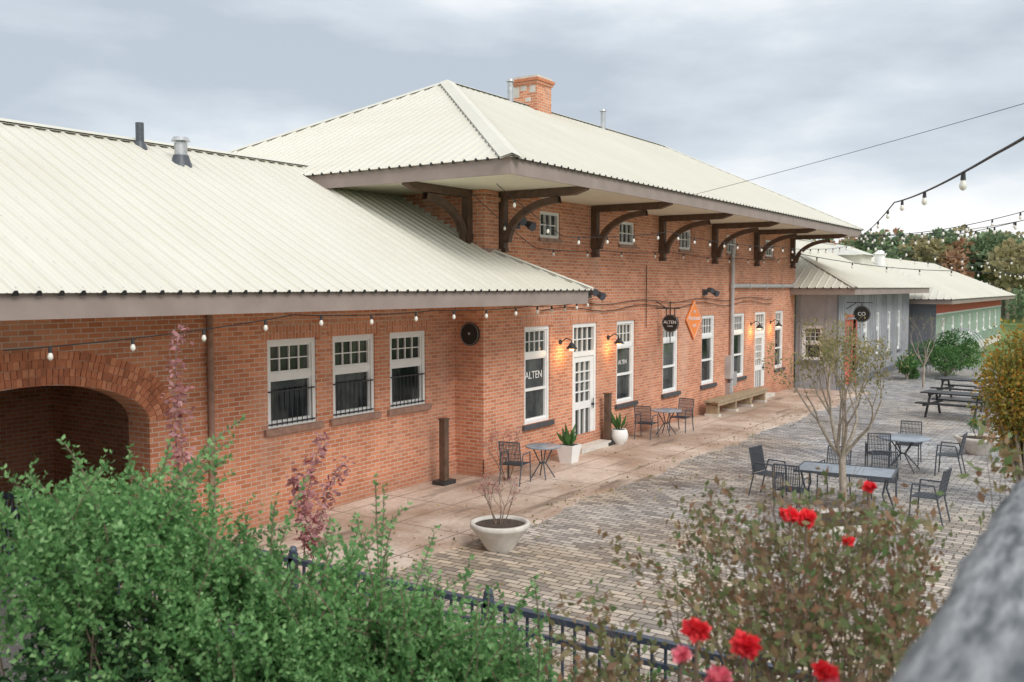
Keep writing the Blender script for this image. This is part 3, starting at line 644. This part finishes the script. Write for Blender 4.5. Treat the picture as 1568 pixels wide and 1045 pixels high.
def picnic(x,y,rot):
    mb=MB(); c,s=math.cos(rot),math.sin(rot); mb.T=lambda p:(x+p[0]*c-p[1]*s,y+p[0]*s+p[1]*c,p[2])
    for i in range(5): a=-.36+i*.18; mb.box(-.95,.95,a-.08,a+.08,.72,.76,'iron')
    for sy in (-1,1):
        for q in (.62,.78): mb.box(-.95,.95,sy*q-.07,sy*q+.07,.43,.47,'iron')
    for sx in (-.7,.7):
        mb.box(sx-.02,sx+.02,-.85,.85,.36,.43,'iron'); mb.box(sx-.02,sx+.02,-.4,.4,.65,.72,'iron')
        for sy in (-1,1): mb.add([(sx-.022,sy*.2,.7),(sx+.022,sy*.2,.7),(sx+.022,sy*.6,0),(sx-.022,sy*.6,0),(sx-.022,sy*.3,.7),(sx+.022,sy*.3,.7),(sx+.022,sy*.7,0),(sx-.022,sy*.7,0)],[(0,1,2,3),(4,5,6,7),(0,3,7,4),(1,2,6,5)],'iron')
    mb.build('picnic_table')
picnic(31.6,4.5,1.4); picnic(36.5,4.9,1.4); picnic(34,3.3,1.5)
mb=MB()
for y in (10.55,10.72,10.89): mb.box(27.2,31.9,y-.075,y+.075,.48,.53,'benchw')
for x in (27.4,28.9,30.3,31.7):
    mb.box(x-.06,x+.06,10.54,10.94,.05,.38,'benchw'); mb.box(x-.1,x+.1,10.5,10.96,.05,.12,'conc')
mb.box(27.25,31.85,10.50,10.53,.38,.478,'benchw'); mb.box(27.25,31.85,10.9,10.93,.38,.478,'benchw')
mb.build('wooden_bench')
def post(x,y,h):
    mb=MB(); mb.box(x-.07,x+.07,y-.07,y+.07,.05,h,'timber'); mb.box(x-.085,x+.085,y-.085,y+.085,h,h+.03,'timber'); mb.box(x-.2,x+.2,y-.15,y+.15,.05,.13,'iron'); mb.build('timber_post')
post(14.9,11.5,1.35); post(20.95,10.98,1.32)

# ================================================================= PLANTS
def grow(mb,p,d,L,r,depth,tips,spread=.6,up=.25,k='bark',segs=3,kids=(2,3),rr=random):
    p=Vector(p);d=Vector(d).normalized()
    for i in range(segs):
        nd=(d+Vector((rr.gauss(0,.12),rr.gauss(0,.12),rr.gauss(0,.08)+up*.15))).normalized()
        q=p+nd*(L/segs); r2=r*(1-.25/segs*1.0); mb.cyl(p,q,r,r2,k,6 if r>.01 else 4,False); tips.append((q.copy(),nd.copy(),depth)); p,d,r=q,nd,r2
    if depth>0:
        for i in range(rr.randint(*kids)):
            ax_=Vector((rr.gauss(0,1),rr.gauss(0,1),rr.gauss(0,.4))).normalized()
            nd=(d+ax_*spread+Vector((0,0,up))).normalized(); grow(mb,p,nd,L*rr.uniform(.6,.85),r*.66,depth-1,tips,spread,up,k,segs,kids,rr)
def leafy(tips,dmax,n,spread,size,name,k,parent,rnd=.7):
    P=[];D=[]
    T=[t for t in tips if t[2]<=dmax]
    for i in range(n):
        p,d,_=random.choice(T); P.append([p[j]+random.gauss(0,spread) for j in range(3)]); D.append([d[j]+random.gauss(0,rnd) for j in range(3)])
    return leaves(name,P,D,rng.uniform(size*.6,size*1.3,n),k,parent=parent)
e=empty('small_plaza_tree'); mb=MB(); tips=[]; rr=random.Random(5)
mb.cyl((16.1,4.0,0),(16.12,4.0,.6),.07,.06,'bark',10,False); mb.cyl((16.12,4.0,.6),(16.08,4.02,1.2),.06,.055,'bark',10,False)
for i in range(7):
    t=i*math.pi/3.5+.3; grow(mb,(16.08,4.02,1.15),(math.cos(t)*.62,math.sin(t)*.62,1.0),.72,.032,4,tips,.45,.2,'bark',3,(2,3),rr)
mb.build('trunk_and_branches',e); leafy(tips,2,2800,.05,.055,'leaves','lf_ochre',e)
mb=MB(); mb.lathe((16.0,4.1,0),[(.9,0),(.9,.14),(.8,.15),(.78,.06)],'conc',4); mb.lathe((16.0,4.1,0),[(.79,.08),(.4,.12),(0,.14)],'soil',4); mb.build('tree_pit_kerb')
def bowl(x,y,r,h,z=.0):
    mb=MB(); mb.lathe((x,y,z),[(r*.45,0),(r*.5,.03),(r*.62,h*.3),(r*.9,h*.72),(r*.96,h*.8),(r,h*.84),(r,h*.97),(r*.97,h),(r*.88,h),(r*.86,h*.88)],'conc',36)
    mb.lathe((x,y,z),[(r*.87,h*.88),(r*.4,h*.93),(0,h*.95)],'soil',36); mb.build('bowl_planter')
bowl(11.75,8.0,.46,.42,.004); bowl(24.9,3.05,.52,.42,.004)
def twig_plant(x,y,z,h,name,leafk,n,rs=1,sp=.55,lsz=.04):
    e=empty(name); mb=MB(); tips=[]; rr=random.Random(rs)
    for i in range(5): t=i*1.3; grow(mb,(x+.05*math.cos(t),y+.05*math.sin(t),z),(math.cos(t)*.4,math.sin(t)*.4,1),h*.38,.010,3,tips,sp,.2,'twig',3,(2,3),rr)
    mb.build('stems',e); leafy(tips,2,n,.03,lsz,'leaves',leafk,e)
twig_plant(11.75,8.0,.36,.75,'planter_shrub','lf_red',240,3); twig_plant(24.9,3.05,.35,.5,'planter_shrub','lf_green',900,4)
twig_plant(15.9,10.65,.05,1.1,'potted_twiggy_shrub','lf_red',260,8,.3)
def pot(x,y,sq):
    mb=MB()
    if sq:
        mb.add([(x-.15,y-.15,.05),(x+.15,y-.15,.05),(x+.15,y+.15,.05),(x-.15,y+.15,.05),(x-.21,y-.21,.45),(x+.21,y-.21,.45),(x+.21,y+.21,.45),(x-.21,y+.21,.45),(x-.18,y-.18,.45),(x+.18,y-.18,.45),(x+.18,y+.18,.45),(x-.18,y+.18,.45)],
          [(0,1,5,4),(1,2,6,5),(2,3,7,6),(3,0,4,7),(4,5,9,8),(5,6,10,9),(6,7,11,10),(7,4,8,11)],'white'); mb.quad([(x-.18,y-.18,.42),(x+.18,y-.18,.42),(x+.18,y+.18,.42),(x-.18,y+.18,.42)],'soil')
    else:
        mb.lathe((x,y,.05),[(.12,0),(.2,.1),(.23,.22),(.2,.34),(.18,.38),(.16,.36)],'white',24); mb.lathe((x,y,.05),[(.17,.34),(0,.35)],'soil',24)
    mb.build('white_plant_pot')
pot(18.35,10.6,True); pot(21.2,10.78,False)
def blades(x,y,z,h,n,name,w=.05):
    P=[];D=[]
    for i in range(n):
        t=random.random()*6.28; P.append([x+.06*math.cos(t),y+.06*math.sin(t),z]); D.append([math.cos(t)*random.uniform(.1,.8),math.sin(t)*random.uniform(.1,.8),1])
    leaves(name,P,D,rng.uniform(h*.5,h*1.1,n),'lf_green',w)
blades(18.35,10.6,.42,.5,26,'leafy_pot_plant',.12); blades(21.2,10.78,.4,.5,26,'snake_plant',.09)

# foreground privet shrub
e=empty('privet_shrub'); A=np.array([2.8,4.95]);B=np.array([4.2,2.75]); dirp=(B-A)/np.linalg.norm(B-A); nrm=np.array([dirp[1],-dirp[0]])
def top(s): return np.interp(s,[0,.08,.22,.35,.48,.6,.74,.87,1],[2.68,2.78,2.72,2.52,2.28,2.14,2.10,1.98,1.76])
P=[];D=[];LL=[]; stem=MB()
def shoot(p,d,L,nl,ls,mbs=None):
    p=np.array(p,float);d=np.array(d,float);d/=np.linalg.norm(d); step=L/nl*2
    bend=rng.normal(0,.03,3); prev=p.copy()
    for i in range(nl//2):
        d=d+bend+rng.normal(0,.035,3); d/=np.linalg.norm(d); p=p+d*step
        s=np.cross(d,[math.cos(i*1.57),math.sin(i*1.57),.2]); s/=np.linalg.norm(s)+1e-6
        for sg in (-1,1):
            P.append(p.copy()); D.append(s*sg+d*.8+rng.normal(0,.25,3)); LL.append(ls*(1-.4*i/(nl/2))*rng.uniform(.8,1.25))
        if mbs is not None and i%2==0: mbs.cyl(prev,p,.004,.003,'twig',4,False); prev=p.copy()
for c in range(270):
    s=rng.uniform(-.04,1.02); cr=rng.uniform(-.5,.5); ct=top(s)-.30*(cr/.5)**2+rng.normal(0,.10)
    z=ct if rng.random()<.5 else rng.uniform(1.3,ct)
    b=A+(B-A)*s+nrm*cr; out=np.array([nrm[0]*cr*1.2,nrm[1]*cr*1.2,1.0])
    for q in range(12):
        dd=out+rng.normal(0,.42,3); dd[2]=abs(dd[2])*.9+.15
        shoot([b[0]+rng.normal(0,.09),b[1]+rng.normal(0,.09),z+rng.normal(0,.08)-.14],dd,rng.uniform(.16,.42),int(rng.integers(14,26)),.044,None)
for (s,h,cr) in ((-.03,.30,0),(.01,.35,0),(.06,.35,.1),(.10,.40,-.2),(.15,.50,.1),(.18,.82,-.1),(.20,.74,0),(.23,.5,.1),(.27,.45,-.2),(.3,.45,0),(.33,.6,.1),(.36,.6,.2),(.39,.45,0),(.43,.6,-.2),(.47,.85,.0),(.49,.65,.1),(.52,.45,-.2),(.55,.62,.1),(.59,.85,.1),(.62,.6,-.1),(.65,.55,.2),(.68,.8,.0),(.71,.9,.1),(.74,.7,.1),(.77,.6,-.1),(.80,.65,.2),(.83,.55,0),(.86,.6,0),(.89,.75,.1),(.92,.6,.1),(.95,.8,-.1),(.97,.6,.2),(1.0,.7,.1),(1.02,.85,.3),(1.06,.9,.35),(.9,.7,.3)):
    b=A+(B-A)*s+nrm*cr; lean=(rng.normal(0,.14)+.10,rng.normal(0,.14)-.06)
    for q in range(5): shoot([b[0]+rng.normal(0,.03),b[1]+rng.normal(0,.03),top(s)-.25],[lean[0]+rng.normal(0,.10),lean[1]+rng.normal(0,.10),1],(h+.25)*(1 if q==0 else rng.uniform(.35,.85)),56,.058,stem)
for i in range(90):
    s=rng.uniform(0,1); b=A+(B-A)*s+nrm*rng.normal(0,.1); t=b+rng.normal(0,.3,2); stem.cyl((b[0],b[1],1.0),(t[0],t[1],top(s)-.15),.010,.004,'twig',5,False)
leaves('foliage',P,D,np.array(LL),'lf_privet',.30,e); stem.build('stems',e)
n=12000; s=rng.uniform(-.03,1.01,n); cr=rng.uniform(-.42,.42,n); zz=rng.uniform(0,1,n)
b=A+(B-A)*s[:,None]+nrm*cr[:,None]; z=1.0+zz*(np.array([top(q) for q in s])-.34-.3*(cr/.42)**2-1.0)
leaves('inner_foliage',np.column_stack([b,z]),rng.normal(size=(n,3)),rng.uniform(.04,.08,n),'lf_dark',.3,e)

# rose bush
e=empty('rose_bush'); mb=MB(); tips=[]; rr=random.Random(11)
for i in range(46):
    x=rr.uniform(3.5,4.9); y=x*rr.uniform(.20,.37)
    zb=rr.uniform(1.66,1.98)
    grow(mb,(x,y,zb),(rr.gauss(0,.22),rr.gauss(0,.22),1),rr.uniform(.36,.50),.009,3,tips,.42,.3,'twig',3,(2,2),rr)
    mb.cyl((x,y,mz(x,y)-.05),(x,y,zb),.012,.009,'twig',5,False)
for i in range(12):
    x=rr.uniform(3.3,3.9); y=x*rr.uniform(.36,.50)
    grow(mb,(x,y,1.6),(rr.gauss(0,.22),rr.gauss(0,.22),1),rr.uniform(.3,.4),.006,3,tips,.42,.3,'twig',3,(2,2),rr)
    mb.cyl((x,y,mz(x,y)-.05),(x,y,1.6),.01,.008,'twig',5,False)
T1=[t for t in tips if t[0].z<3.0]
tips2=[]
for (x,y) in ((5.0,.62),(5.05,.5)):
    grow(mb,(x,y,2.0),(rr.gauss(0,.06),-.1,1),.5,.009,3,tips2,.25,.4,'twig',3,(1,2),rr); mb.cyl((x,y,mz(x,y)-.05),(x,y,2.0),.01,.009,'twig',5,False)
mb.build('canes',e); leafy(T1,2,6000,.045,.046,'leaves','lf_rose',e,1.0); leafy([t for t in tips2 if t[0].z<3.4],2,130,.05,.055,'upper_leaves','lf_rose',e,1.0)
def rose(x,y,z,r,k):
    P=[];D=[];n=80
    for i in range(n):
        d=rng.normal(size=3); d/=np.linalg.norm(d); d[2]=d[2]*.7+.25; rr_=r*rng.uniform(.1,.55); P.append([x+d[0]*rr_,y+d[1]*rr_,z+d[2]*rr_*.6]); s_=np.cross(d,rng.normal(size=3)); D.append(d*.5+s_*.6)
    leaves('rose_petals',P,D,rng.uniform(r*.6,r*.95,n),k,.45,e)
    st=MB(); st.cyl((x,y,z),(x+.05,y+.02,z-.9),.005,.006,'twig',5,False); st.build('cane',e)
for q in ((2.62,1.07,2.97,.042,'petal'),(2.69,.94,2.93,.045,'petal'),(2.62,.69,2.93,.036,'petal'),(2.6,.66,2.90,.034,'petalp'),(3.99,1.14,3.02,.048,'petal'),(3.96,1.20,3.03,.042,'petal'),(4.05,.98,2.93,.03,'petal'),(4.15,.92,3.15,.03,'petal'),(2.55,.97,2.87,.04,'petalp'),(2.52,.86,2.83,.036,'petalp'),(2.58,1.1,2.9,.032,'petalp')): rose(*q)

def blob_shrub(name,c,rad,n,size,k,lumps=14):
    e=empty(name); cs=[]
    for i in range(lumps):
        d=rng.normal(size=3); d/=np.linalg.norm(d); cs.append((np.array(c)+d*np.array(rad)*rng.uniform(.3,.8),rng.uniform(.24,.48)))
    per=n//lumps; P=[];D=[]
    for q,s in cs:
        d=rng.normal(size=(per,3)); d/=np.linalg.norm(d,axis=1,keepdims=True); rr_=rng.uniform(.4,1.12,(per,1))**.6
        P.append(q+d*rr_*np.array(rad)*s); D.append(d+rng.normal(0,.6,(per,3)))
    P=np.vstack(P);D=np.vstack(D); ok=P[:,2]>.03; P=P[ok];D=D[ok]
    leaves('leaves',P,D,rng.uniform(size*.6,size*1.3,len(P)),k,.32,e)
    mb=MB()
    for q,s in cs: mb.cyl((c[0],c[1],0.0),tuple(q),.03*max(rad)/1.2,.01*max(rad),'bark',6,False)
    mb.build('trunk_and_limbs',e)
blob_shrub('autumn_shrub',(19.4,1.55,1.75),(.95,.9,1.75),16000,.075,'lf_autumn',36)
blob_shrub('green_shrub',(46,7.0,1.0),(2.0,1.3,1.2),6000,.11,'lf_green',16)
blob_shrub('green_shrub',(43.5,8.2,.5),(1.2,.8,.6),2500,.1,'lf_green',8)
blob_shrub('green_shrub',(58,0.2,1.2),(3.5,1.8,1.6),6000,.16,'lf_green',16)
blob_shrub('autumn_shrub',(42,.2,1.1),(2.2,1.2,1.3),6000,.11,'lf_autumn',16)
blob_shrub('green_shrub',(30,-.6,.9),(2.5,1.2,1.1),6000,.10,'lf_green',16)
mb=MB()
for j in range(5):
    x=47+j*.9; P=[(x,7.0+1.0*math.cos(t),1.0+1.0*math.sin(t)) for t in np.linspace(0,math.pi,14)]; P=[(x,8.0,0)]+P+[(x,6.0,0)]; mb.path(P,.02,'zinc',5)
for t in np.linspace(0,math.pi,7): mb.path([(47,7+math.cos(t),1.0+1.0*math.sin(t)),(50.6,7+math.cos(t),1.0+1.0*math.sin(t))],.012,'zinc',4)
mb.build('garden_arbour')
for (x,y,h,rs) in ((34.0,9.0,1.0,2),(40.5,7.0,1.0,6)):
    e=empty('small_bare_tree'); mb=MB(); tips=[]; rr=random.Random(rs); mb.cyl((x,y,0),(x,y,.9),.05,.04,'bark',8,False)
    for i in range(5): t=i*1.25; grow(mb,(x,y,.85),(math.cos(t)*.5,math.sin(t)*.5,1),h*.75,.022,4,tips,.4,.2,'bark',3,(2,2),rr)
    mb.build('trunk_and_branches',e); leafy(tips,1,260,.05,.05,'leaves','lf_ochre',e)
e=empty('red_leaved_sapling'); mb=MB(); P=[];D=[]
for (x,y,h,dx) in ((6.45,8.6,3.5,0),(6.4,8.4,2.9,-.08),(7.4,7.6,2.3,.2),(7.5,7.5,2.0,.35),(7.3,7.5,2.0,-.2)):
    pr=Vector((x-dx,y,0.02))
    for i in range(1,25):
        t=i/24; q=Vector((x-dx+dx*t*t*2+.04*math.sin(t*7),y+.03*math.sin(t*9),h*t)); mb.cyl(pr,q,.012*(1-t*.7),.012*(1-t*.7),'twig',5,False); pr=q
        if t>.5:
            for j in range(18): P.append([q.x+random.gauss(0,.05),q.y+random.gauss(0,.05),q.z+random.gauss(0,.05)]); D.append([random.gauss(0,1),random.gauss(0,1),random.gauss(-.4,.5)])
mb.build('stems',e); leaves('leaves',P,D,rng.uniform(.05,.10,len(P)),'lf_red',.28,e)

# distant wooded hill
W={'lf_w1':([],[],[]),'lf_w2':([],[],[]),'lf_w3':([],[],[])}
tr=MB()
for i in range(340):
    ang=math.radians(rng.uniform(-12,24)); dist=rng.uniform(120,250); x,y=dist*math.cos(ang),dist*math.sin(ang)
    h=(3.8+.062*dist)*rng.uniform(.74,1.0); R=rng.uniform(2.4,4.2)
    P,D,S=W[rng.choice(['lf_w1','lf_w2','lf_w3'],p=[.56,.26,.18])]
    tr.cyl((x,y,0),(x,y,h*.75),.3,.1,'bark',5,False)
    for l in range(8):
        dd=rng.normal(size=3); dd/=np.linalg.norm(dd); c=np.array([x,y,h*.66])+dd*np.array([R*.6,R*.6,h*.22])*rng.uniform(.5,1); m=85
        d=rng.normal(size=(m,3)); d/=np.linalg.norm(d,axis=1,keepdims=True); P.append(c+d*R*.42*rng.uniform(.7,1.05,(m,1))); D.append(d+rng.normal(0,.8,(m,3))); S.append(rng.uniform(.5,1.0,m))
e=empty('distant_woodland')
for kk,(P,D,S) in W.items(): leaves('canopy',np.vstack(P),np.vstack(D),np.concatenate(S),kk,.4,e)
tr.build('trunks',e)
P=[];D=[];S=[]
for i in range(22):
    x=rng.uniform(88,118); y=rng.uniform(-22,9); h=rng.uniform(3.5,6)
    for l in range(9):
        c=np.array([x,y,h*.5])+rng.normal(0,1,3)*np.array([1.3,1.3,h*.2]); m=130
        d=rng.normal(size=(m,3)); d/=np.linalg.norm(d,axis=1,keepdims=True); P.append(c+d*1.1*rng.uniform(.6,1.1,(m,1))); D.append(d+rng.normal(0,.8,(m,3))); S.append(rng.uniform(.25,.5,m))
leaves('tree_belt',np.vstack(P),np.vstack(D),np.concatenate(S),'lf_w1',.4)

# ================================================================= WORLD
w=bpy.data.worlds.new('World'); scene.world=w; w.use_nodes=True; nt=w.node_tree; nt.nodes.clear()
out=N(nt,'ShaderNodeOutputWorld'); sky=N(nt,'ShaderNodeTexSky'); sky.sky_type='NISHITA'; sky.sun_disc=False
sel=math.radians(42)
sdir=Vector((-.45,-1.0,0)).normalized()*math.cos(sel)+Vector((0,0,math.sin(sel)))
sky.sun_elevation=sel; sky.sun_rotation=math.atan2(sdir.x,sdir.y)
b1=N(nt,'ShaderNodeBackground'); b1.inputs[1].default_value=.1; nt.links.new(sky.outputs[0],b1.inputs[0])
tc=N(nt,'ShaderNodeTexCoord'); mp=N(nt,'ShaderNodeMapping'); mp.inputs['Scale'].default_value=(1.1,1.1,3.4); mp.inputs['Location'].default_value=(.35,.1,.25)
nt.links.new(tc.outputs['Generated'],mp.inputs[0])
f1=noise(nt,1.8,mp.outputs[0],detail=8,rough=.5,lo=.36,hi=.60)
cr=N(nt,'ShaderNodeValToRGB'); nt.links.new(f1,cr.inputs[0]); el=cr.color_ramp.elements
el[0].position=0; el[0].color=(.50,.56,.63,1); el[1].position=1; el[1].color=(1.0,1.0,.99,1); x=el.new(.4); x.color=(.66,.72,.78,1); x=el.new(.68); x.color=(.85,.88,.91,1)
b2=N(nt,'ShaderNodeBackground'); b2.inputs[1].default_value=1.12; nt.links.new(cr.outputs[0],b2.inputs[0])
mx=N(nt,'ShaderNodeMixShader'); mx.inputs[0].default_value=.92; nt.links.new(b1.outputs[0],mx.inputs[1]); nt.links.new(b2.outputs[0],mx.inputs[2]); nt.links.new(mx.outputs[0],out.inputs[0])
l=bpy.data.lights.new('sun','SUN'); l.energy=2.2; l.angle=math.radians(28); l.color=(1,.97,.93); o=bpy.data.objects.new('sun',l); COL.objects.link(o)
o.rotation_euler=sdir.to_track_quat('Z','Y').to_euler()

# ================================================================= CAMERA
th=math.radians(33.5); pt=math.radians(3.26)
F=Vector((math.cos(th)*math.cos(pt),math.sin(th)*math.cos(pt),-math.sin(pt))); R=Vector((math.sin(th),-math.cos(th),0)); U=R.cross(F)
cam=bpy.data.cameras.new('camera'); co=bpy.data.objects.new('camera',cam); COL.objects.link(co); scene.camera=co
m=Matrix(((R.x,U.x,-F.x,0),(R.y,U.y,-F.y,0),(R.z,U.z,-F.z,4.0),(0,0,0,1))); co.matrix_world=m
cam.lens=33.1; cam.sensor_width=36; cam.clip_end=3000; cam.clip_start=.05
cam.dof.use_dof=True; cam.dof.focus_distance=18; cam.dof.aperture_fstop=2.8
scene.view_settings.view_transform='Standard'; scene.view_settings.look='None'; scene.view_settings.exposure=0
